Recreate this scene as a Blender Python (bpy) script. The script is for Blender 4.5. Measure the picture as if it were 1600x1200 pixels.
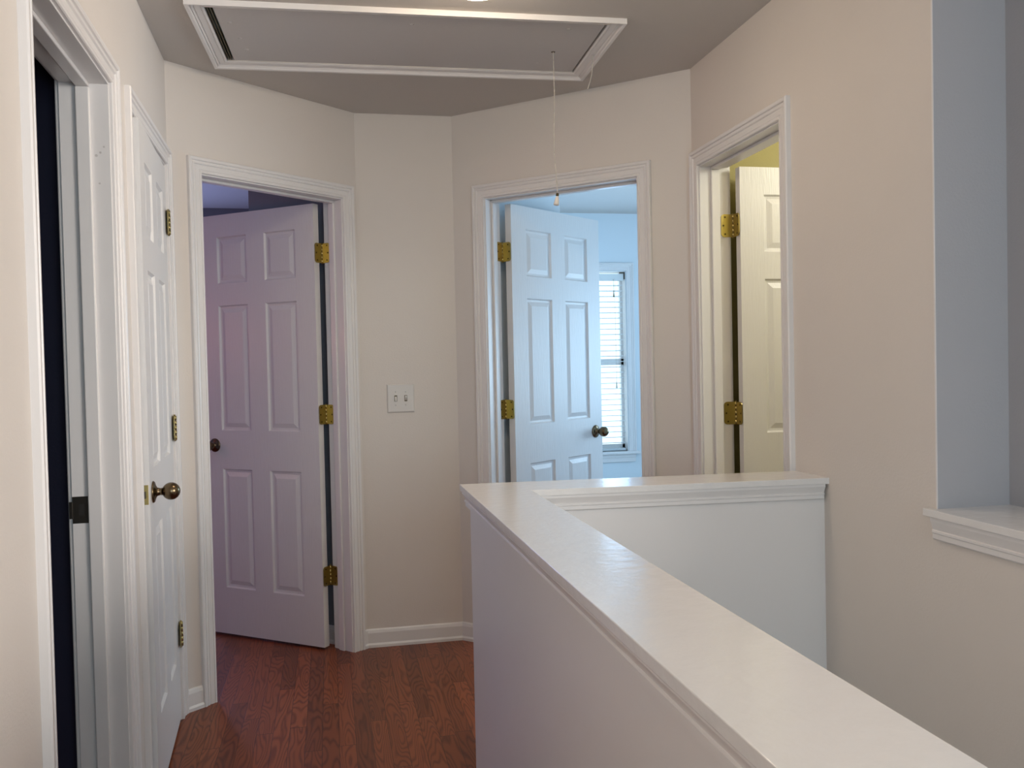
import bpy, math
from mathutils import Vector, Matrix
for o in list(bpy.data.objects): bpy.data.objects.remove(o)
sc = bpy.context.scene
COL = sc.collection
# ---------------------------------------------------------------- camera
F, PITCH, ROLL, YAW, CH = 1379.84, -0.0229, -0.0219, 0.2034, 1.2878
cy, sy, cp, sp = math.cos(YAW), math.sin(YAW), math.cos(PITCH), math.sin(PITCH)
R0, U0, F0 = Vector((cy, -sy, 0)), Vector((-sy*sp, -cy*sp, cp)), Vector((sy*cp, cy*cp, sp))
cr, sr = math.cos(ROLL), math.sin(ROLL)
R1, U1 = R0*cr + U0*sr, U0*cr - R0*sr
cd = bpy.data.cameras.new('camera'); cam = bpy.data.objects.new('camera', cd); COL.objects.link(cam)
cam.matrix_world = Matrix(((R1.x, U1.x, -F0.x, 0), (R1.y, U1.y, -F0.y, 0), (R1.z, U1.z, -F0.z, CH), (0, 0, 0, 1)))
cd.sensor_width = 36; cd.lens = F*36/1600; cd.clip_start = 0.02
sc.camera = cam
# ---------------------------------------------------------------- world, exposure, daylight
w = bpy.data.worlds.new('sky'); sc.world = w; w.use_nodes = True
bg = w.node_tree.nodes['Background']; bg.inputs[0].default_value = (0.66, 0.88, 1.0, 1); bg.inputs[1].default_value = 2.0
vs = sc.view_settings
vs.view_transform = 'Standard'; vs.look = 'None'; vs.exposure = 0.05; vs.gamma = 1; vs.use_curve_mapping = False

def area(name, loc, target, sx, sy_, power, color, portal=False):
    l = bpy.data.lights.new(name, 'AREA'); l.shape = 'RECTANGLE'; l.size = sx; l.size_y = sy_
    l.energy = power; l.color = color
    o = bpy.data.objects.new(name, l); COL.objects.link(o); o.location = loc
    o.rotation_euler = (Vector(target)-Vector(loc)).to_track_quat('-Z', 'Z').to_euler()
    if portal: l.cycles.is_portal = True
    return o
# daylight entering by the tall stair window behind the viewer, and by the other rooms' windows; the bedroom side fill is added
area('foyer_window_daylight', (4.1, -1.1, 1.9), (0.2, 2.4, 1.3), 2.2, 2.0, 235, (1.0, 0.95, 0.89))
area('stair_window_daylight', (0.95, -2.35, 1.45), (0.95, 0, 1.35), 0.95, 1.5, 31, (0.62, 0.86, 1.0))
area('bedroom_window_daylight', (1.89, 6.52, 1.28), (1.89, 4, 1.28), 0.74, 1.35, 9, (0.34, 0.62, 1.0))
area('bedroom_side_fill', (3.34, 4.75, 1.45), (0.8, 4.5, 1.9), 1.1, 1.3, 40, (0.50, 0.76, 1.0))  # added unseen light, no window there; brightens the bedroom and its door
area('left_bedroom_window_daylight', (-1.75, 6.50, 1.35), (-1.75, 4, 2.1), 0.9, 1.3, 48, (0.40, 0.50, 1.0))

# ---------------------------------------------------------------- materials
def mat(name, col, rough=0.5, metal=0.0, bump=0.0, bscale=60, coat=0.0, spec=0.5, var=0.0, stretch=None):
    m = bpy.data.materials.new(name); m.use_nodes = True
    nt = m.node_tree; b = nt.nodes['Principled BSDF']
    b.inputs['Base Color'].default_value = (*col, 1); b.inputs['Roughness'].default_value = rough
    b.inputs['Metallic'].default_value = metal; b.inputs['Specular IOR Level'].default_value = spec
    b.inputs['Coat Weight'].default_value = coat; b.inputs['Coat Roughness'].default_value = 0.08
    tc = nt.nodes.new('ShaderNodeTexCoord')
    src = tc.outputs['Object']
    if stretch:
        mp = nt.nodes.new('ShaderNodeMapping'); mp.inputs['Scale'].default_value = stretch
        nt.links.new(src, mp.inputs[0]); src = mp.outputs[0]
    n = nt.nodes.new('ShaderNodeTexNoise'); n.inputs['Scale'].default_value = bscale; n.inputs['Detail'].default_value = 3
    nt.links.new(src, n.inputs['Vector'])
    if bump:
        bp = nt.nodes.new('ShaderNodeBump'); bp.inputs['Strength'].default_value = bump; bp.inputs['Distance'].default_value = 0.002
        nt.links.new(n.outputs[0], bp.inputs['Height']); nt.links.new(bp.outputs[0], b.inputs['Normal'])
    if var:
        n2 = nt.nodes.new('ShaderNodeTexNoise'); n2.inputs['Scale'].default_value = 4; nt.links.new(tc.outputs['Object'], n2.inputs['Vector'])
        mx = nt.nodes.new('ShaderNodeMix'); mx.data_type = 'RGBA'
        mx.inputs['A'].default_value = (*[c*(1-var) for c in col], 1); mx.inputs['B'].default_value = (*[min(1, c*(1+var)) for c in col], 1)
        nt.links.new(n2.outputs[0], mx.inputs['Factor']); nt.links.new(mx.outputs['Result'], b.inputs['Base Color'])
    return m
M = {}
M['wall'] = mat('beige_wall_paint', (0.76, 0.70, 0.65), 0.55, bump=0.25, bscale=140, var=0.02)
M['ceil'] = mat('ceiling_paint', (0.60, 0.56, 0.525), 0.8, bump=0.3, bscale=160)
M['trim'] = mat('white_trim_paint', (0.82, 0.79, 0.78), 0.32, bump=0.06, bscale=30)
M['cap'] = mat('glossy_cap_paint', (0.82, 0.80, 0.79), 0.21, bump=0.5, bscale=30, coat=0.1, var=0.02)
M['leaf'] = mat('door_paint', (0.78, 0.76, 0.75), 0.38, bump=0.5, bscale=40, stretch=(6, 6, 0.35))
M['navy'] = mat('navy_wall_paint', (0.034, 0.029, 0.066), 0.6, bump=0.2, bscale=140)
M['room3'] = mat('slate_wall_paint', (0.24, 0.26, 0.28), 0.6, bump=0.2, bscale=140)
M['room4'] = mat('pale_blue_wall_paint', (0.74, 0.80, 0.84), 0.6, bump=0.2, bscale=140)
M['room5'] = mat('yellow_wall_paint', (0.40, 0.345, 0.125), 0.6, bump=0.2, bscale=140)
M['niche'] = mat('grey_blue_wall_paint', (0.435, 0.435, 0.465), 0.6, bump=0.25, bscale=140)
M['dark'] = mat('dark_gap', (0.02, 0.018, 0.016), 0.9)
M['brass'] = mat('polished_brass', (0.46, 0.37, 0.15), 0.32, 1.0, bump=0.1, bscale=50, var=0.12)
M['screw'] = mat('dark_screw', (0.10, 0.075, 0.03), 0.45, 0.8)
M['knob'] = mat('antique_brass', (0.17, 0.125, 0.075), 0.25, 1.0, var=0.2)
M['bronze'] = mat('aged_strike_metal', (0.10, 0.085, 0.07), 0.4, 1.0)
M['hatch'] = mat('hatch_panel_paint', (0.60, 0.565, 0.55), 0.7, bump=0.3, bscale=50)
M['plate'] = mat('switch_plastic', (0.72, 0.68, 0.64), 0.35)
M['cord'] = mat('cord_cotton', (0.62, 0.58, 0.52), 0.8)
M['slat'] = mat('blind_vinyl', (0.82, 0.84, 0.86), 0.4)
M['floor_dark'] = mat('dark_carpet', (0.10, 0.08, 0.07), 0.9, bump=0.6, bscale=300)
def emit(name, col, s):
    m = bpy.data.materials.new(name); m.use_nodes = True; b = m.node_tree.nodes['Principled BSDF']
    b.inputs['Base Color'].default_value = (0.9, 0.88, 0.82, 1); b.inputs['Emission Color'].default_value = (*col, 1); b.inputs['Emission Strength'].default_value = s
    return m
M['glow'] = emit('lit_frosted_glass', (1.0, 0.83, 0.64), 32.0)
M['glow4'] = emit('lit_bedroom_glass', (0.80, 0.90, 1.0), 10.0)
def slatmat():
    m = M['slat']; nt = m.node_tree; b = nt.nodes['Principled BSDF']; out = nt.nodes['Material Output']
    t = nt.nodes.new('ShaderNodeBsdfTranslucent'); t.inputs[0].default_value = (.85, .9, .92, 1)
    x = nt.nodes.new('ShaderNodeMixShader'); x.inputs[0].default_value = 0.45
    nt.links.new(b.outputs[0], x.inputs[1]); nt.links.new(t.outputs[0], x.inputs[2]); nt.links.new(x.outputs[0], out.inputs[0])
slatmat()
def glass():
    m = bpy.data.materials.new('window_glass'); m.use_nodes = True; nt = m.node_tree
    nt.nodes.remove(nt.nodes['Principled BSDF']); out = nt.nodes['Material Output']
    t = nt.nodes.new('ShaderNodeBsdfTransparent'); g = nt.nodes.new('ShaderNodeBsdfGlossy'); g.inputs['Roughness'].default_value = 0.02
    x = nt.nodes.new('ShaderNodeMixShader'); x.inputs[0].default_value = 0.06
    nt.links.new(t.outputs[0], x.inputs[1]); nt.links.new(g.outputs[0], x.inputs[2]); nt.links.new(x.outputs[0], out.inputs[0])
    return m
M['glass'] = glass()
def woodfloor():
    m = bpy.data.materials.new('oak_strip_floor'); m.use_nodes = True; nt = m.node_tree; N = nt.nodes.new; L = nt.links.new
    b = nt.nodes['Principled BSDF']
    tc = N('ShaderNodeTexCoord'); sep = N('ShaderNodeSeparateXYZ'); L(tc.outputs['Object'], sep.inputs[0])
    def math_(op, a, bb=None):
        n = N('ShaderNodeMath'); n.operation = op
        for i, v in enumerate((a, bb)):
            if v is None: continue
            if hasattr(v, 'links') or hasattr(v, 'is_output'): L(v, n.inputs[i])
            else: n.inputs[i].default_value = v
        return n.outputs[0]
    W = 0.057
    xs = math_('DIVIDE', sep.outputs[0], W); ix = math_('FLOOR', xs); fx = math_('SUBTRACT', xs, ix)
    wn = N('ShaderNodeTexWhiteNoise'); wn.noise_dimensions = '1D'; L(ix, wn.inputs['W'])
    yo = math_('MULTIPLY', wn.outputs['Value'], 5.0); ys = math_('DIVIDE', math_('ADD', sep.outputs[1], yo), 0.85)
    iy = math_('FLOOR', ys); fy = math_('SUBTRACT', ys, iy)
    cmb = N('ShaderNodeCombineXYZ'); L(ix, cmb.inputs[0]); L(iy, cmb.inputs[1])
    wn2 = N('ShaderNodeTexWhiteNoise'); wn2.noise_dimensions = '3D'; L(cmb.outputs[0], wn2.inputs['Vector'])
    # grain coordinates shifted per board
    off = N('ShaderNodeVectorMath'); off.operation = 'SCALE'; L(wn2.outputs['Color'], off.inputs[0]); off.inputs['Scale'].default_value = 30
    add = N('ShaderNodeVectorMath'); add.operation = 'ADD'; L(tc.outputs['Object'], add.inputs[0]); L(off.outputs[0], add.inputs[1])
    mp = N('ShaderNodeMapping'); mp.inputs['Scale'].default_value = (11, 1.6, 1); L(add.outputs[0], mp.inputs[0])
    nz = N('ShaderNodeTexNoise'); nz.inputs['Scale'].default_value = 1.0; nz.inputs['Detail'].default_value = 1.5; L(mp.outputs[0], nz.inputs['Vector'])
    rings = math_('FRACT', math_('MULTIPLY', nz.outputs[0], 23.0))
    rings = math_('ABSOLUTE', math_('SUBTRACT', rings, 0.5))
    mp2 = N('ShaderNodeMapping'); mp2.inputs['Scale'].default_value = (420, 14, 1); L(add.outputs[0], mp2.inputs[0])
    nf = N('ShaderNodeTexNoise'); nf.inputs['Scale'].default_value = 1.0; L(mp2.outputs[0], nf.inputs['Vector'])
    rp = N('ShaderNodeValToRGB'); rp.color_ramp.elements[0].position = 0.02; rp.color_ramp.elements[0].color = (0.140, 0.036, 0.015, 1)
    rp.color_ramp.elements[1].position = 0.28; rp.color_ramp.elements[1].color = (0.250, 0.068, 0.026, 1)
    L(math_('ADD', math_('MULTIPLY', rings, 0.9), math_('MULTIPLY', math_('SUBTRACT', nf.outputs[0], 0.5), 0.25)), rp.inputs[0])
    hsv = N('ShaderNodeHueSaturation'); L(rp.outputs[0], hsv.inputs['Color'])
    L(math_('ADD', math_('MULTIPLY', wn2.outputs['Value'], 0.55), 0.72), hsv.inputs['Value'])
    gx = math_('LESS_THAN', math_('ABSOLUTE', math_('SUBTRACT', fx, 0.5)), 0.487)
    gy = math_('LESS_THAN', math_('ABSOLUTE', math_('SUBTRACT', fy, 0.5)), 0.4985)
    g = math_('MULTIPLY', gx, gy)
    mx = N('ShaderNodeMix'); mx.data_type = 'RGBA'; mx.inputs['A'].default_value = (0.035, 0.012, 0.006, 1); L(g, mx.inputs['Factor']); L(hsv.outputs[0], mx.inputs['B'])
    L(mx.outputs['Result'], b.inputs['Base Color']); b.inputs['Roughness'].default_value = 0.34; b.inputs['Specular IOR Level'].default_value = 0.32
    bp = N('ShaderNodeBump'); bp.inputs['Strength'].default_value = 0.25; bp.inputs['Distance'].default_value = 0.001
    L(math_('ADD', g, math_('MULTIPLY', nf.outputs[0], 0.3)), bp.inputs['Height']); L(bp.outputs[0], b.inputs['Normal'])
    return m
M['wood'] = woodfloor()

# ---------------------------------------------------------------- mesh helpers
class MB:
    def __init__(s): s.v = []; s.f = []; s.m = []; s.sm = []
    def face(s, idx, mi=0, smooth=False): s.f.append(idx); s.m.append(mi); s.sm.append(smooth)
    def box(s, x0, x1, y0, y1, z0, z1, mi=0, back=None, bev=0):
        b = len(s.v)
        for z in (z0, z1):
            for x, y in ((x0, y0), (x1, y0), (x1, y1), (x0, y1)): s.v.append((x, y, z))
        for i, q in enumerate(((0, 3, 2, 1), (4, 5, 6, 7), (0, 1, 5, 4), (1, 2, 6, 5), (2, 3, 7, 6), (3, 0, 4, 7))):
            s.face([b+k for k in q], back if (i == 4 and back is not None) else mi)
        return s
    def prism(s, poly, z0, z1, mi=0, top=None):
        b = len(s.v); n = len(poly)
        for z in (z0, z1):
            for p in poly: s.v.append((p[0], p[1], z))
        s.face([b+i for i in range(n)][::-1], mi); s.face([b+n+i for i in range(n)], mi if top is None else top)
        for i in range(n):
            j = (i+1) % n; s.face([b+i, b+j, b+n+j, b+n+i], mi)
        return s
    def tube(s, p0, p1, r, n=12, mi=0, r1=None, cap=True, smooth=True):
        p0, p1 = Vector(p0), Vector(p1); d = (p1-p0).normalized(); r1 = r if r1 is None else r1
        a = d.orthogonal().normalized(); c = d.cross(a); b = len(s.v)
        for p, rr in ((p0, r), (p1, r1)):
            for i in range(n):
                t = 2*math.pi*i/n; s.v.append(tuple(p+a*math.cos(t)*rr+c*math.sin(t)*rr))
        for i in range(n):
            j = (i+1) % n; s.face([b+i, b+j, b+n+j, b+n+i], mi, smooth)
        if cap: s.face([b+i for i in range(n)][::-1], mi); s.face([b+n+i for i in range(n)], mi)
        return s
    def lathe(s, o, axis, prof, n=28, mi=0):
        """prof: (distance along axis, radius)"""
        o, d = Vector(o), Vector(axis).normalized(); a = d.orthogonal().normalized(); c = d.cross(a); b = len(s.v)
        for t, r in prof:
            for i in range(n):
                th = 2*math.pi*i/n; s.v.append(tuple(o+d*t+a*math.cos(th)*r+c*math.sin(th)*r))
        for k in range(len(prof)-1):
            for i in range(n):
                j = (i+1) % n; s.face([b+k*n+i, b+k*n+j, b+(k+1)*n+j, b+(k+1)*n+i], mi, True)
        s.face([b+i for i in range(n)][::-1], mi); e = b+(len(prof)-1)*n; s.face([e+i for i in range(n)], mi)
        return s
    def build(s, name, mats, parent=None, bevel=0):
        me = bpy.data.meshes.new(name); me.from_pydata(s.v, [], s.f)
        if not isinstance(mats, (list, tuple)): mats = [mats]
        for m in mats: me.materials.append(m)
        me.polygons.foreach_set('material_index', s.m); me.polygons.foreach_set('use_smooth', s.sm); me.update()
        import bmesh
        bm = bmesh.new(); bm.from_mesh(me); bmesh.ops.recalc_face_normals(bm, faces=bm.faces); bm.to_mesh(me); bm.free()
        o = bpy.data.objects.new(name, me); COL.objects.link(o)
        if parent: o.parent = parent
        if bevel:
            bv = o.modifiers.new('bevel', 'BEVEL'); bv.width = bevel; bv.segments = 2; bv.limit_method = 'ANGLE'; bv.angle_limit = math.radians(40)
        return o
def empty(name, loc=(0, 0, 0), rz=0):
    o = bpy.data.objects.new(name, None); COL.objects.link(o); o.location = loc; o.rotation_euler = (0, 0, rz); o.empty_display_size = 0.1
    return o
def tag(o, label=None, cat=None, group=None, kind=None):
    if label: o['label'] = label
    if cat: o['category'] = cat
    if group: o['group'] = group
    if kind: o['kind'] = kind
    return o
def struct(o, label, cat): return tag(o, label, cat, kind='structure')

def sweep(path, prof, side=1):
    """path: plan points; prof: (offset from path to the left when side=1, z) open outline; mitred at corners"""
    mb = MB(); P = [Vector(p) for p in path]; n = len(P); k = len(prof)
    for i, p in enumerate(P):
        d0 = (P[i]-P[i-1]).normalized() if i else (P[1]-P[0]).normalized()
        d1 = (P[i+1]-P[i]).normalized() if i < n-1 else d0
        n0 = Vector((-d0.y, d0.x)); n1 = Vector((-d1.y, d1.x)); m = (n0+n1).normalized(); m = m/max(0.3, m.dot(n0))*side
        for d, z in prof: mb.v.append((p.x+m.x*d, p.y+m.y*d, z))
    for i in range(n-1):
        for j in range(k):
            a, b = i*k+j, i*k+(j+1) % k; mb.face([a, b, b+k, a+k])
    mb.face(list(range(k))); mb.face([(n-1)*k+j for j in range(k)])
    return mb

# ---------------------------------------------------------------- plan of the hall
H = 2.44; D = 0.12; WA, WB = 0.0255, -0.0071
P0 = Vector((-0.5701, 3.4848)); P1 = Vector((0.1382, 4.087)); P2 = Vector((0.5824, 4.087)); P3 = Vector((1.4298, 3.3042))
A = (P1-P0).normalized(); B = (P3-P2).normalized()
nrm = lambda v: Vector((-v.y, v.x))
LD = Vector((-WA, 1)).normalized()           # left wall, running away from the viewer
RD = Vector((WB, -1)).normalized()           # right wall, running towards the viewer
ang = lambda v: math.atan2(v.y, v.x)
LORG = Vector((P0.x + WA*(P0.y+2.5), -2.5))
def wall(name, org, d, length, ops, mats, z0=0.0, z1=H, t=D, cuts=(), backf=None):
    """openings (s0, s1, z0, z1); outer face at local y=0, thickness towards +y"""
    xs = sorted({0.0, length, *cuts, *[q for o in ops for q in o[:2]]}); zs = sorted({z0, z1, *[q for o in ops for q in o[2:]]})
    mb = MB()
    for i in range(len(xs)-1):
        xm = (xs[i]+xs[i+1])/2; run = None
        for j in range(len(zs)-1):
            zm = (zs[j]+zs[j+1])/2
            if any(o[0] < xm < o[1] and o[2] < zm < o[3] for o in ops): continue
            mb.box(xs[i], xs[i+1], 0, t, zs[j], zs[j+1], 0, (backf(xm) if backf else 1) if len(mats) > 1 else 0)
    o = mb.build(name, mats); o.location = (org.x, org.y, 0); o.rotation_euler = (0, 0, ang(d)); return o
def plainwall(name, p, q, m, t=0.1, z0=0.0, z1=H, ops=(), label=None):
    """seen face along p->q, thickness to its left"""
    p, q = Vector(p), Vector(q); o = wall(name, p, (q-p).normalized(), (q-p).length, list(ops), [m], z0, z1, t)
    return struct(o, label or 'room wall beyond the hall', 'wall')
HEAD = 2.038; JT = 0.018
def sl(y): return (y+2.5)/LD.y              # position along the left wall of a given y
d1 = (sl(1.785), sl(2.476)); d2 = (sl(2.755), sl(3.419))
d3 = (0.144, 0.840); d4 = (0.178, 0.916); d5 = (0.073, 0.711)
op = lambda d: (d[0]-JT, d[1]+JT, 0.0, HEAD+JT)
LLEN = (P0-LORG).length
struct(wall('wall_left', LORG, LD, LLEN, [op(d1), op(d2)], [M['wall'], M['navy'], M['trim']], cuts=(sl(2.62),), backf=lambda x: 1 if x < sl(2.62) else 2),
       'pinkish beige left hall wall holding the dark doorway and the closet', 'wall')
struct(wall('wall_back_left', P0, A, (P1-P0).length+0.0, [op(d3)], [M['wall'], M['room3']]), 'beige angled wall around the doorway with the mauve-looking door', 'wall')
struct(wall('wall_back', P1, Vector((1, 0)), (P2-P1).length, [], [M['wall']]), 'narrow beige end wall carrying the light switch', 'wall')
struct(wall('wall_back_right', P2, B, (P3-P2).length, [op(d4)], [M['wall'], M['room4']]), 'beige angled wall around the doorway of the bright blue room', 'wall')
CY = 1.866                                   # near corner of the tall right wall
RLEN = (P3.y-CY)/-RD.y
rx = lambda y: P3.x + WB*(P3.y-y)
struct(wall('wall_right', P3, RD, RLEN, [op(d5)], [M['wall'], M['room5']], z0=-2.6, t=D), 'beige right hall wall with the yellow room doorway', 'wall')
LZ = 0.917                                   # ledge top
o = MB().box(0, CY+2.5, 0, 0.32, -2.6, LZ-0.018).build('wall_right_lower', M['wall']); o.location = (rx(CY), CY, 0); o.rotation_euler = (0, 0, ang(RD))
struct(o, 'low beige wall under the white ledge at the right edge', 'wall')
mb = MB(); mb.box(rx(CY)+0.001, 1.62, CY-.003, CY+0.10, LZ-0.018, H); mb.box(1.62, 1.72, 1.30, CY+0.10, LZ-0.018, H)
struct(mb.build('wall_niche', M['niche']), 'grey blue painted recess above the ledge at right', 'wall')
struct(MB().box(rx(CY)-0.0008, rx(CY)+0.0012, CY-0.0036, CY+0.001, LZ, H).build('trim_corner_bead', M['trim']), 'thin pale corner bead where beige meets grey blue', 'trim')
# ---------------------------------------------------------------- floor, ceiling
mb = MB(); HX = 0.455
mb.box(-3.7, HX, -2.6, 2.48, -0.12, 0); mb.box(-3.7, 3.8, 2.48, 6.8, -0.12, 0); mb.box(1.50, 3.8, 1.9, 2.48, -0.12, 0)
struct(mb.build('floor', M['wood']), 'reddish brown oak strip floor', 'floor')
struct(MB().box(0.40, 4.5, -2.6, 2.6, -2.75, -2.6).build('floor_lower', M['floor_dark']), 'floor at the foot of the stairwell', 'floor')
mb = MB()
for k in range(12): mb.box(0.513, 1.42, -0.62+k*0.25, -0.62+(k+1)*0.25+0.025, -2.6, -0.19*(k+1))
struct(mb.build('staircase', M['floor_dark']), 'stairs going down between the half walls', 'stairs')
M['bounce'] = mat('pale_bounce_floor', (0.62, 0.60, 0.56), 0.95, bump=0.8, bscale=400)  # for unseen slabs added to bounce light onto the two open doors
struct(MB().prism([(1.30, 4.75), (3.35, 4.2), (3.35, 6.55), (1.32, 6.55)], 0, .012).build('floor_bounce_bedroom', M['bounce']), 'unseen pale bounce slab added in the bright blue bedroom', 'floor')
struct(MB().box(1.62, 3.38, 2.1, 3.30, 0, .006).build('floor_bounce_yellow', M['bounce']), 'unseen pale bounce slab added in the yellow room', 'floor')
# attic hatch rectangle (slightly turned to the walls, as in the photo)
HC, HR, HL, HWd = Vector((0.309, 3.178)), -0.034, 1.425, 0.605
hu, hv = Vector((math.cos(HR), math.sin(HR))), Vector((-math.sin(HR), math.cos(HR)))
TW = 0.052
def hp(u, v): q = HC+hu*u+hv*v; return (q.x, q.y)
iu, iv = HL/2-TW, HWd/2-TW
ins = [hp(-iu, -iv), hp(iu, -iv), hp(iu, iv), hp(-iu, iv)]; outs = [(-3.7, -2.6), (4.5, -2.6), (4.5, 6.8), (-3.7, 6.8)]
mb = MB()
for i in range(4):
    j = (i+1) % 4; mb.prism([outs[i], outs[j], ins[j], ins[i]], H, H+0.12)
struct(mb.build('ceiling', M['ceil']), 'flat greige painted ceiling around the attic hatch', 'ceiling')
mb = MB(); mb.prism([hp(-iu-.1, -iv-.1), hp(iu+.1, -iv-.1), hp(iu+.1, iv+.1), hp(-iu-.1, iv+.1)], H+0.16, H+0.18)
struct(mb.build('ceiling_dark_sheet', M['dark']), 'near-black sheet standing for attic darkness behind the hatch gaps', 'ceiling')  # attic darkness painted as a near-black sheet over the gaps

# ---------------------------------------------------------------- doors
CAS = [(0, 0), (0, .007), (.002, .010), (.008, .0105), (.010, .0075), (.012, .0075), (.014, .0095), (.028, .0100), (.030, .0080), (.032, .0080), (.035, .0125), (.041, .0140), (.043, .0115), (.045, .0115), (.047, .0165), (.052, .0185), (.057, .0185), (.060, .015), (.060, 0)]
def casing(a, b, h, zbot=0.0, ydir=-1, y0=0.0, zbr=None):
    """mitred trim round an opening; a,b,h are its inner edges"""
    mb = MB(); k = len(CAS)
    for st in range(4):
        for wd, th in CAS:
            x = a-wd if st < 2 else b+wd
            z = (zbot if st == 0 else (zbr if zbr is not None else zbot)) if st in (0, 3) else h+wd
            mb.v.append((x, y0+ydir*th, z))
    for st in range(3):
        for j in range(k):
            q = (j+1) % k; mb.face([st*k+j, st*k+q, (st+1)*k+q, (st+1)*k+j])
    mb.face(list(range(k))); mb.face([3*k+j for j in range(k)])
    return mb
def frame(name, org, d, dd, label, room_casing=True, zbr=None):
    root = empty(name, (org.x, org.y, 0), ang(d)); struct(root, label, 'door')
    a, b = dd
    mb = MB(); mb.box(a-JT, a, 0, D, 0, HEAD); mb.box(b, b+JT, 0, D, 0, HEAD); mb.box(a-JT, b+JT, 0, D, HEAD, HEAD+JT)
    mb.build('jamb', M['trim'], root, 0.001)
    return root
def stops(root, dd, y0=0.045, y1=0.079):
    a, b = dd; t = 0.011
    mb = MB(); mb.box(a, a+t, y0, y1, 0, HEAD-t); mb.box(b-t, b, y0, y1, 0, HEAD-t); mb.box(a, b, y0, y1, HEAD-t, HEAD)
    mb.build('door_stop', M['trim'], root, 0.003)
def casings(root, dd, both=True, zbr=None):
    casing(dd[0]-.005, dd[1]+.005, HEAD+.005, zbr=zbr).build('casing', M['trim'], root)
    if both: casing(dd[0]-.005, dd[1]+.005, HEAD+.005, ydir=1, y0=D).build('casing', M['trim'], root)
LT = 0.035
def leaf_mesh(w, y0, z0=0.012, z1=2.030):
    mb = MB(); st = 0.108 if w > .68 else 0.100; mu = 0.108; pw = (w-2*st-mu)/2
    xs = [0, st, st+pw, st+pw+mu, w-st, w]
    zs = [z0, z0+.225, z0+.225+.575, z0+.80+.185, z0+.985+.60, z0+1.585+.105, z0+1.69+.222, z1]
    seq = [(0, 0), (.006, .0085), (.015, .0095), (.036, .0025)]
    for side in (0, 1):
        yf = y0 if side == 0 else y0+LT; sg = 1 if side == 0 else -1
        for i in range(5):
            for j in range(7):
                X0, X1, Z0, Z1 = xs[i], xs[i+1], zs[j], zs[j+1]
                if i in (1, 3) and j in (1, 3, 5):
                    loops = []
                    for ins_, dp in seq:
                        b = len(mb.v); y = yf+sg*dp
                        mb.v += [(X0+ins_, y, Z0+ins_), (X1-ins_, y, Z0+ins_), (X1-ins_, y, Z1-ins_), (X0+ins_, y, Z1-ins_)]; loops.append(b)
                    for a_, b_ in zip(loops, loops[1:]):
                        for k in range(4):
                            q = (k+1) % 4; mb.face([a_+k, a_+q, b_+q, b_+k])
                    mb.face([loops[-1]+k for k in range(4)])
                else:
                    b = len(mb.v); mb.v += [(X0, yf, Z0), (X1, yf, Z0), (X1, yf, Z1), (X0, yf, Z1)]; mb.face([b, b+1, b+2, b+3])
    b = len(mb.v); mb.v += [(0, y0, z0), (w, y0, z0), (w, y0+LT, z0), (0, y0+LT, z0), (0, y0, z1), (w, y0, z1), (w, y0+LT, z1), (0, y0+LT, z1)]
    for q in ((0, 1, 2, 3), (4, 5, 6, 7), (1, 2, 6, 5), (0, 3, 7, 4)): mb.face([b+k for k in q])
    import bmesh
    me = bpy.data.meshes.new('leaf'); me.from_pydata(mb.v, [], mb.f); bm = bmesh.new(); bm.from_mesh(me)
    bmesh.ops.remove_doubles(bm, verts=bm.verts, dist=1e-5)
    mb2 = MB(); mb2.v = [tuple(v.co) for v in bm.verts]
    for f in bm.faces: mb2.face([v.index for v in f.verts])
    bm.free(); bpy.data.meshes.remove(me)
    return mb2
def knob(parent, x, yface, z, sgn, label=None):
    pr = [(0, .033), (.003, .033), (.006, .030), (.009, .020), (.013, .013), (.022, .0105), (.030, .012)]
    c, r = .052, .0265
    for k in range(1, 13):
        t = math.pi*(0.10+0.90*k/12); pr.append((c-r*math.cos(t), max(.0008, r*math.sin(t))))
    o = MB().lathe((x, yface, z), (0, sgn, 0), pr).build('knob', M['knob'], parent)
    return o
def roundrect(cx0, cx1, z0, z1, r, side):
    """outline with rounded corners on the far side (x=cx1 when side=1)"""
    pts = [(cx0, z0)]
    for k in range(6): t = -math.pi/2+k*math.pi/10; pts.append((cx1-r*side+r*math.cos(t)*side, z0+r+r*math.sin(t)))
    for k in range(6): t = k*math.pi/10; pts.append((cx1-r*side+r*math.cos(t)*side, z1-r+r*math.sin(t)))
    pts.append((cx0, z1)); return pts
HH = 0.0445
def hinge(root, pin, z, jamb_dir, leaf_dir, jn, ln, wd=0.052):
    """pin in the door's local plan; plates run from the pin along two directions, n = facing normal"""
    mb = MB(); pin = Vector(pin)
    scr = []
    for dr, n_ in ((jamb_dir, jn), (leaf_dir, ln)):
        if dr is None: continue
        dr, n_ = Vector(dr), Vector(n_); out = roundrect(0.002, wd, z-HH, z+HH, 0.013, 1); b = len(mb.v); k = len(out)
        for th in (0, .0022):
            for x, zz in out: q = pin+dr*x+n_*(th); mb.v.append((q.x, q.y, zz))
        mb.face(list(range(b, b+k))); mb.face(list(range(b+k, b+2*k)))
        for i in range(k): j = (i+1) % k; mb.face([b+i, b+j, b+k+j, b+k+i])
        for xx, dz in ((wd-.016, .033), (wd-.009, 0), (wd-.016, -.033)): scr.append((pin+dr*xx+n_*.0022, z+dz, n_))
    for k in range(5):
        z0 = z-HH+k*2*HH/5
        mb.tube((pin.x, pin.y, z0+.0006), (pin.x, pin.y, z0+2*HH/5-.0006), .0068, 14)
    mb.tube((pin.x, pin.y, z-HH-.004), (pin.x, pin.y, z+HH+.004), .0035, 10)
    h = mb.build('hinge', M['brass'], root)
    for p, zz, n_ in scr:
        MB().tube((p.x, p.y, zz), (p.x+n_.x*.0008, p.y+n_.y*.0008, zz), .0038, 10).build('screw', M['screw'], h)
    return h
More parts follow.
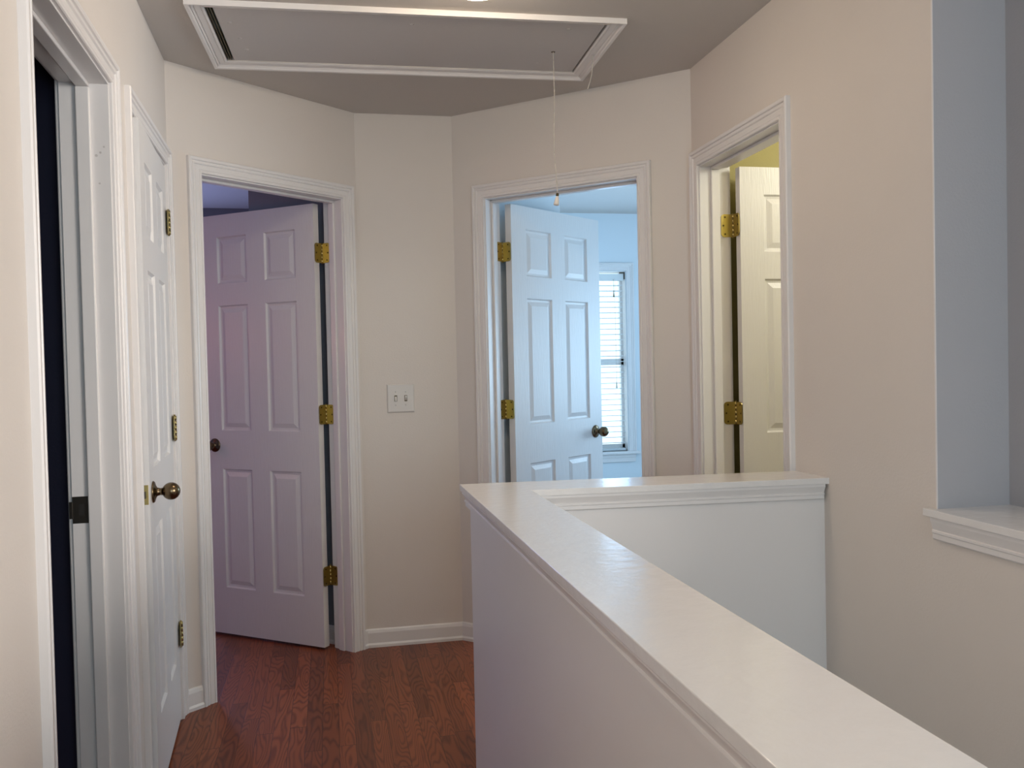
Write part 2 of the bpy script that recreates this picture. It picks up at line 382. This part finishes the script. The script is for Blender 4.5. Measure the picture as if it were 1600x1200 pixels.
def rot(v, t): c, s = math.cos(t), math.sin(t); return Vector((v[0]*c-v[1]*s, v[0]*s+v[1]*c))
def hung_leaf(root, dd, hinge_right, deg, w, e=0.018, knobx=0.062):
    """a leaf swung into the room; local frame x along wall, y into room"""
    a, b = dd
    pin = Vector((b, D+e)) if hinge_right else Vector((a, D+e))
    cl = Vector((-1, 0)) if hinge_right else Vector((1, 0)); sg = -1 if hinge_right else 1
    t = math.radians(deg)*sg; dr = rot(cl, t)
    y0 = e if hinge_right else -e-LT
    lf = leaf_mesh(w, y0).build('door_leaf', M['leaf'], root)
    lf.location = (pin.x+dr.x*.003, pin.y+dr.y*.003, 0); lf.rotation_euler = (0, 0, ang(dr))
    hall, room = (y0+LT, y0) if hinge_right else (y0, y0+LT); s_h = 1 if hinge_right else -1
    knob(lf, w-knobx, hall, .925, s_h); knob(lf, w-knobx, room, .925, -s_h)
    mb = MB(); mb.box(w, w+.0015, y0+.006, y0+LT-.006, .925-.028, .925+.028); mb.build('latch_plate', M['brass'], lf)
    nl = rot((0, 1), ang(dr)) * (1 if hinge_right else -1)   # from the pin towards the leaf's hall face
    for z in (1.810, 1.075, .335):
        hinge(root, pin, z, (0, -1), nl, (-1 if hinge_right else 1, 0), -dr)
    return lf
# door 1: open doorway to the navy room
r = frame('door_1', LORG, LD, d1, 'open doorway to the dark navy room at far left'); stops(r, d1); casings(r, d1)
mb = MB(); b_ = d1[1]
mb.box(b_-.0015, b_, .081, D-.001, .897, .967); mb.box(b_-.0045, b_-.0013, D-.002, D+.006, .910, .954)
sp_ = mb.build('strike_plate', M['bronze'], r, .0005)
MB().box(b_-.0022, b_-.0014, .090, .104, .917, .947).build('strike_hole', M['dark'], sp_)
for z_, y_, rr in ((1.86, .024, .005), (1.852, .034, .006), (1.78, .028, .004), (1.875, .015, .004)):
    MB().tube((b_+.001, y_, z_), (b_-.0006, y_, z_), rr*.6, 10).build('filled_screw_hole', M['hatch'], r)
# door 2: closet, leaf a little ajar towards the hall, hinges at the far side
r = frame('door_2', LORG, LD, d2, 'white closet door slightly ajar in the left wall'); casings(r, d2, False)
mb = MB(); t_ = .011
mb.box(d2[0], d2[0]+t_, .040, .075, 0, HEAD-t_); mb.box(d2[1]-t_, d2[1], .040, .075, 0, HEAD-t_); mb.box(d2[0], d2[1], .040, .075, HEAD-t_, HEAD); mb.build('door_stop', M['trim'], r, .003)
w2 = d2[1]-d2[0]-.006; t2 = math.radians(2.1); pin2 = Vector((d2[1], -.008)); dr2 = rot((-1, 0), t2)
lf = leaf_mesh(w2, -.008-LT).build('door_leaf', M['leaf'], r); lf.location = (pin2.x+dr2.x*.003, pin2.y+dr2.y*.003, 0); lf.rotation_euler = (0, 0, ang(dr2))
# hall side is local -y of the wall frame, which is +y of the turned leaf
knob(lf, w2-.062, -.008, .925, 1); knob(lf, w2-.062, -.008-LT, .925, -1)
mb = MB(); out = roundrect(0, 0, 0, 0, 0, 1)
mb.box(w2, w2+.0018, -.008-LT+.004, -.008-.004, .925-.029, .925+.029); lp = mb.build('latch_plate', M['brass'], lf, .001)
MB().box(w2+.001, w2+.009, -.008-LT+.011, -.008-.011, .925-.010, .925+.010).build('latch_bolt', M['bronze'], lp)
for z in (1.830, 1.080, .320):
    hinge(r, pin2, z, None, dr2, None, Vector((0, -1)), 0.040)
# door 3: leaf swung into the left bedroom
r3 = frame('door_3', P0, A, d3, 'six panel door standing open into the mauve lit bedroom'); stops(r3, d3); casings(r3, d3)
hung_leaf(r3, d3, True, 78.0, d3[1]-d3[0]-.006)
r4 = frame('door_4', P2, B, d4, 'white six panel door open into the bright blue bedroom'); stops(r4, d4); casings(r4, d4)
hung_leaf(r4, d4, False, 81.0, 0.715)
r5 = frame('door_5', P3, RD, d5, 'cream six panel door open into the yellow room at right'); stops(r5, d5); casings(r5, d5)
hung_leaf(r5, d5, False, 90.5, d5[1]-d5[0]-.006)

# ---------------------------------------------------------------- half walls, cap, ledge
y_end = -0.45
CT = 0.934
Lw = lambda x: 2.592-0.0708*(x-.369)         # back edge of the far leg of the cap
Fr = lambda x: 2.395-0.0669*(x-.543)
xr_ = rx(2.4)
cap = [(.369, y_end-.02), (.543, y_end-.02), (.543, Fr(.543)), (xr_, Fr(xr_)), (xr_, Lw(xr_)), (.369, Lw(.369))]
o = MB().prism(cap, CT-.018, CT).build('trim_cap', M['cap'], None, .0012)
struct(o, 'glossy white L shaped cap on top of the stair half wall', 'wall cap')
wl = [(.395, y_end), (.515, y_end), (.515, Fr(.515)+.028), (xr_, Fr(xr_)+.028), (xr_, Lw(xr_)-.028), (.395, Lw(.395)-.028)]
struct(MB().prism(wl, -2.6, CT-.018).build('wall_half', M['trim']), 'white painted L shaped half wall around the stairwell', 'wall')
BED = [(-.004, 0), (.0205, 0), (.0205, -.008), (.0175, -.014), (.0115, -.026), (.0150, -.028), (.0150, -.032), (.0120, -.034), (.0120, -.044), (.008, -.047), (-.004, -.047)]
bedz = [(d, z+CT-.018) for d, z in BED]
struct(sweep([(.395, y_end), (.395, Lw(.395)-.028), (xr_, Lw(xr_)-.028)], bedz).build('trim_cap_moulding', M['trim']), 'moulding under the cap on the hall side', 'trim')
struct(sweep([(xr_-.007, Fr(xr_)+.028), (.515, Fr(.515)+.028), (.515, y_end)], bedz).build('trim_stair_moulding', M['trim']), 'moulding under the cap on the stairwell side', 'trim')
# ledge in the recess at right
pL = Vector((rx(CY), CY)); 
def lp_(s, t): q = pL + RD*s + nrm(RD)*t; return (q.x, q.y)
led = [lp_(-.022, -.022), lp_(4.3, -.022), lp_(4.3, .22), lp_(.0, .22), lp_(.0, .0), lp_(-.022, -.0005)]
struct(MB().prism(led, LZ-.018, LZ).build('trim_ledge', M['cap'], None, .0015), 'white ledge board in the grey blue recess at right', 'ledge')
struct(sweep([lp_(4.3, 0), lp_(-.002, 0)], [(d*0.8, (z*1.18)+LZ-.018) for d, z in BED], 1).build('trim_ledge_moulding', M['trim']), 'stepped moulding beneath the white ledge at right', 'trim')

# ---------------------------------------------------------------- baseboards
BB = [(-.003, 0), (.016, 0), (.016, .012), (.011, .020), (.011, .066), (.007, .078), (.003, .083), (-.003, .083)]
def bboard(name, path, side, label): struct(sweep(path, BB, side).build(name, M['trim']), label, 'baseboard')
v = lambda p: (p.x, p.y)
bboard('baseboard_back', [v(P0+A*(d3[1]+.066)), v(P1), v(P2), v(P2+B*(d4[0]-.066))], -1, 'white baseboard below the light switch wall')
bboard('baseboard_back_left', [v(P0-LD*.003), v(P0), v(P0+A*(d3[0]-.066))], -1, 'short piece of white baseboard left of the bedroom doorway')
bboard('baseboard_back_right', [v(P2+B*(d4[1]+.066)), v(P3), v(P3+RD*.004)], -1, 'white baseboard between the two right doorways')
bboard('baseboard_left', [v(LORG), v(LORG+LD*(d1[0]-.066))], -1, 'white baseboard on the near left wall')
bboard('baseboard_left_middle', [v(LORG+LD*(d1[1]+.066)), v(LORG+LD*(d2[0]-.066))], -1, 'white baseboard between navy doorway and closet')
bboard('baseboard_half_wall', [(.395, y_end), (.395, Lw(.395)-.028), (xr_-.02, Lw(xr_)-.028)], 1, 'white baseboard at the foot of the half wall')

# ---------------------------------------------------------------- rooms beyond
c3a = P0+A*(d3[1]+.055)+nrm(A)*(D+.001)
c3b = (-0.364, 4.478); c3c = (-.20, 6.6)
plainwall('wall_slate_partition', c3b, v(c3a), M['room3'], .06, label='slate painted partition just behind the left bedroom door')
bb3 = sweep([c3b, v(c3a)], BB, -1).build('baseboard_bedroom', M['trim']); struct(bb3, 'white baseboard behind the left bedroom door', 'baseboard')
plainwall('wall_slate_side', c3c, c3b, M['room3'], .06, label='side wall of the left bedroom')
plainwall('wall_slate_far', (-3.0, 6.6), c3c, M['room3'], .1, label='far wall of the left bedroom')
plainwall('wall_slate_left', (-3.0, 3.54), (-3.0, 6.6), M['room3'], .1, label='left wall of the left bedroom')
plainwall('wall_slate_near', v(P0+nrm(A)*D+Vector((.0, -.02))), (-3.0, 3.5), M['room3'], .06, label='near wall of the left bedroom')
plainwall('wall_closet_back', (-1.3, 2.68), (-1.3, 3.56), M['trim'], .05, label='back wall inside the closet')
plainwall('wall_navy_far', (-3.6, 2.62), (-.66, 2.62), M['navy'], .06, label='navy blue wall inside the dark room at far left')
plainwall('wall_navy_left', (-3.6, -1.0), (-3.6, 2.62), M['navy'], .1, label='left wall of the navy room')
plainwall('wall_navy_near', (-.52, -1.0), (-3.6, -1.0), M['navy'], .1, label='near wall of the navy room')
c4a = P2+B*(d4[0]-.055)+nrm(B)*(D+.001); c4b = Vector((1.185, 4.43)); c4c = Vector((1.30, 6.6))
plainwall('wall_blue_partition', v(c4a), v(c4b), M['room4'], .06, label='pale blue partition just behind the bright bedroom door')
plainwall('wall_blue_side', v(c4b), v(c4c), M['room4'], .06, label='side wall of the bright bedroom')
WX0, WX1, WZ0, WZ1 = 1.50, 2.285, .585, 1.992
plainwall('wall_blue_far', v(c4c), (3.4, 6.6), M['room4'], .14, ops=[(WX0-1.30, WX1-1.30, WZ0, WZ1)], label='pale blue far wall with the blind covered window')
plainwall('wall_blue_right', (3.4, 6.6), (3.4, 3.38), M['room4'], .1, label='right wall of the bright bedroom')
plainwall('wall_blue_near', (3.4, 3.45), v(P3+Vector((.03, .145))), M['room4'], .06, label='near wall of the bright bedroom')
plainwall('wall_yellow_far', (1.545, 3.325), (3.4, 3.325), M['room5'], .06, label='yellow wall behind the cream door')
plainwall('wall_yellow_right', (3.4, 3.33), (3.4, 1.99), M['room5'], .1, label='right wall of the yellow room')
plainwall('wall_yellow_near', (3.4, 2.05), (1.5, 2.05), M['room5'], .06, label='near wall of the yellow room')
plainwall('wall_foyer_right', (4.4, 2.0), (4.4, -2.5), M['wall'], .1, z0=-2.6, label='far right wall of the foyer beside the stairs')
plainwall('wall_foyer_far', (1.70, 1.94), (4.4, 1.94), M['wall'], .06, z0=-2.6, label='foyer wall behind the grey blue recess')
plainwall('wall_rear', (4.4, -2.5), (-.6, -2.5), M['wall'], .1, z0=-2.6, label='hall wall behind the viewer with the stair window')

# ---------------------------------------------------------------- bedroom window
win = struct(empty('window_1', (0, 6.6, 0)), 'bedroom window behind white blinds seen through the open door', 'window')
k_ = casing(WX0-.004, WX1+.004, WZ1+.004, zbot=WZ0).build('casing', M['trim'], win)
mb = MB(); mb.box(WX0-.09, WX1+.085, -.045, .06, WZ0-.022, WZ0); mb.build('sill', M['trim'], win, .004)
mb = MB(); mb.box(WX0-.06, WX1+.055, -.016, 0, WZ0-.085, WZ0-.022); mb.box(WX0-.06, WX1+.055, -.022, 0, WZ0-.05, WZ0-.022); mb.build('apron', M['trim'], win, .003)
mb = MB(); y0, y1 = .075, .115
for (x0, x1, z0, z1) in ((WX0, WX0+.025, WZ0, WZ1), (WX1-.025, WX1, WZ0, WZ1), (WX0, WX1, WZ0, WZ0+.05), (WX0, WX1, WZ1-.008, WZ1), (WX0, WX1, 1.26, 1.31)): mb.box(x0, x1, y0, y1, z0, z1)
mb.build('sash', M['trim'], win, .002)
MB().box(WX0+.02, WX1-.02, .093, .097, WZ0+.02, WZ1-.02).build('pane', M['glass'], win)
mb = MB(); mb.box(WX0, WX0+.003, 0, .14, WZ0, WZ1); mb.box(WX1-.003, WX1, 0, .14, WZ0, WZ1); mb.box(WX0, WX1, 0, .14, WZ1-.003, WZ1); mb.build('reveal', M['trim'], win)
bl = tag(empty('window_blind', (0, 6.6, 0)), 'white slatted blind lowered over the window of the blue bedroom', 'blind')
bx0, bx1 = WX0+.012, WX1-.014
MB().box(bx0, bx1, .005, .055, 1.920, 1.972).build('headrail', M['slat'], bl, .003)
mb = MB(); mb.box(bx1-.035, bx1+.010, .0, .006, 1.974, 1.984); mb.box(bx1+.004, bx1+.010, .0, .02, 1.930, 1.984); mb.build('bracket', M['bronze'], bl)
zz = 1.880; k = 0
tilt = math.radians(3)
while zz > .63:
    mb = MB(); c_, s_ = math.cos(tilt)*.024, math.sin(tilt)*.024; n = 6; b = 0
    for x in (bx0+.004, bx1-.004):
        for i in range(n+1):
            q = -1+2*i/n; yy = .03+c_*q; z_ = zz - s_*q + .003*(1-q*q); mb.v += [(x, yy, z_), (x, yy, z_+.0028)]
    m_ = 2*(n+1)
    for i in range(n):
        p = 2*i
        mb.face([p, p+2, m_+p+2, m_+p]); mb.face([p+1, p+3, m_+p+3, m_+p+1]); mb.face([p, p+2, p+3, p+1]); mb.face([m_+p, m_+p+2, m_+p+3, m_+p+1])
    mb.face([0, 1, m_+1, m_]); mb.face([2*n, 2*n+1, m_+2*n+1, m_+2*n])
    mb.build('slat', M['slat'], bl); zz -= .0425
MB().box(bx0+.004, bx1-.004, .008, .052, .588, .607).build('bottom_rail', M['slat'], bl, .003)
for x in (bx0+.09, (bx0+bx1)/2, bx1-.22):
    MB().tube((x, .005, .60), (x, .005, 1.93), .0012, 6).build('ladder_cord', M['cord'], bl)
MB().tube((bx1-.085, -.004, 1.84), (bx1-.085, .002, 1.93), .0012, 6).tube((bx1-.085, -.004, 1.79), (bx1-.085, -.004, 1.845), .006, 8, r1=.002).build('tilt_wand', M['screw'], bl)
MB().tube((bx1-.075, -.004, 1.13), (bx1-.075, .002, 1.93), .0012, 6).tube((bx1-.075, -.004, 1.08), (bx1-.075, -.004, 1.13), .007, 8, r1=.003).build('lift_cord', M['cord'], bl)

# ---------------------------------------------------------------- attic hatch and its cords
ha = tag(empty('attic_hatch', (HC.x, HC.y, H), HR), 'long painted attic hatch with white frame set in the ceiling', 'hatch')
HP = [(0, 0), (0, .004), (.006, .007), (.009, .0045), (.012, .006), (.028, .008), (.030, .0055), (.034, .010), (.036, .012), (.038, .009), (.042, .017), (.052, .0185), (.052, 0)]
mb = MB(); k = len(HP); pts = [(-1, -1), (1, -1), (1, 1), (-1, 1)]
for sx, sy2 in pts:
    for wd, th in HP: mb.v.append((sx*(iu+wd), sy2*(iv+wd), -th))
for i in range(4):
    q = (i+1) % 4
    for j in range(k-1): mb.face([i*k+j, i*k+j+1, q*k+j+1, q*k+j])
mb.build('hatch_frame', M['trim'], ha)
MB().box(-iu+.026, iu-.007, -iv+.003, iv-.004, -.001, .018).build('hatch_panel', M['hatch'], ha, .001)
mb = MB()
for q in (.0075, .017): mb.box(-iu+q, -iu+q+.0025, -iv+.004, iv-.006, -.002, .012)
mb.build('hatch_spring_rail', M['screw'], ha)
MB().box(-iu+.002, iu-.002, iv-.0035, iv-.0005, -.0035, .01).build('hatch_hinge_strip', M['plate'], ha)
for x, y in ((.0, -.17), (.54, -.19), (-.12, .19), (.5, .16), (-.60, -.12), (-.585, .02), (-.575, .13)):
    MB().lathe((x, y, -.001), (0, 0, -1), [(0, .007), (.0012, .005), (.0016, .001)], 12).build('screw_cap', M['hatch'], ha)
loc = lambda x, y: ((x-HC.x)*math.cos(-HR)-(y-HC.y)*math.sin(-HR), (x-HC.x)*math.sin(-HR)+(y-HC.y)*math.cos(-HR))
e_ = loc(.842, 3.195); MB().tube((*e_, -.001), (*e_, -.0016), .008, 14).build('cord_hole', M['screw'], ha)
pc = tag(empty('pull_cord', (.842, 3.195, 2.44)), 'long white pull cord with tassel hanging from the attic hatch', 'cord')
def curve_tube(pts, r, n=8):
    mb = MB()
    for a_, b_ in zip(pts, pts[1:]): mb.tube(a_, b_, r, n)
    return mb
pts = [(.006*math.sin(k*.55)*(k/14), 0, -k*.0375) for k in range(15)]
curve_tube(pts, .0016).build('string', M['cord'], pc)
xe, ye, ze = pts[-1]
MB().lathe((xe, ye, ze+.004), (-.12, 0, -1), [(0, .002), (.002, .0055), (.010, .0055), (.012, .004)], 14).build('knot_collar', M['screw'], pc)
MB().lathe((xe-.001, ye, ze-.008), (-.15, 0, -1), [(0, .004), (.006, .0065), (.030, .0105), (.034, .0095), (.035, .001)], 18).build('tassel', M['plate'], pc)
lc = tag(empty('loose_cord', (.992, 3.19, 2.438)), 'short loose white string dangling at the right end of the hatch', 'cord')
curve_tube([(0, 0, .004), (.001, 0, -.03), (-.003, 0, -.07), (-.010, 0, -.10), (-.022, -.001, -.135)], .0018).build('string', M['cord'], lc)

# ---------------------------------------------------------------- hall ceiling lamp
def dome_lamp(name, x, y, label, rad, dep, gm):
    la = tag(empty(name, (x, y, H)), label, 'lamp')
    MB().lathe((0, 0, 0), (0, 0, -1), [(0, rad+.012), (.018, rad+.012), (.024, rad+.004)], 40).build('lamp_base', M['brass'], la)
    pr = []
    for k in range(13):
        t = k/12*math.pi/2; pr.append((.022+dep*math.sin(t), max(.001, rad*math.cos(t))))
    MB().lathe((0, 0, 0), (0, 0, -1), pr, 40).build('lamp_shade', gm, la)
    return la
dome_lamp('ceiling_lamp', .442, 2.508, 'lit dome ceiling lamp in the hall just above the attic hatch', .13, .075, M['glow'])
dome_lamp('bedroom_ceiling_lamp', 1.42, 4.95, 'white ceiling lamp glimpsed at the top of the blue bedroom doorway', .15, .07, M['glow4'])
# unseen yellow room lamp, and an added red fill tinting the left bedroom door
for nm, p, e2, c2 in (('yellow_room_bulb', (2.3, 2.45, 2.2), 23, (1, .98, .85)), ('bedroom_red_fill', (-2.1, 4.2, 1.5), 7.0, (1, .28, .24))):
    l = bpy.data.lights.new(nm, 'POINT'); l.energy = e2; l.color = c2; l.shadow_soft_size = .12
    lo = bpy.data.objects.new(nm, l); COL.objects.link(lo); lo.location = p

# ---------------------------------------------------------------- light switch
sw = tag(empty('light_switch', (.318, 4.087, 1.140)), 'double toggle light switch plate on the narrow end wall', 'switch')
mb = MB(); a_, h_ = .063, .0655
b = len(mb.v)
for ins_, y in ((0, 0), (0, -.002), (.005, -.006)):
    mb.v += [(-a_+ins_, y, -h_+ins_), (a_-ins_, y, -h_+ins_), (a_-ins_, y, h_-ins_), (-a_+ins_, y, h_-ins_)]
for l_ in (0, 4):
    for k in range(4): q = (k+1) % 4; mb.face([l_+k, l_+q, l_+4+q, l_+4+k])
mb.face([8, 9, 10, 11]); mb.build('plate', M['plate'], sw)
for x, up in ((-.023, -1), (.023, 1)):
    MB().box(x-.0065, x+.0065, -.0066, -.006, -.014, .014).build('toggle_slot', M['screw'], sw)
    mb = MB(); mb.v = [(x-.0045, -.006, -.010), (x+.0045, -.006, -.010), (x+.0045, -.006, .010), (x-.0045, -.006, .010),
        (x-.004, -.017, up*.008-.004), (x+.004, -.017, up*.008-.004), (x+.004, -.017, up*.008+.004), (x-.004, -.017, up*.008+.004)]
    for q in ((4, 5, 6, 7), (0, 1, 5, 4), (1, 2, 6, 5), (2, 3, 7, 6), (3, 0, 4, 7)): mb.face(list(q))
    mb.build('toggle', M['plate'], sw)
    for z in (-.030, .030): MB().lathe((x, -.006, z), (0, -1, 0), [(0, .0035), (.001, .003), (.0013, .001)], 10).build('screw', M['hatch'], sw)
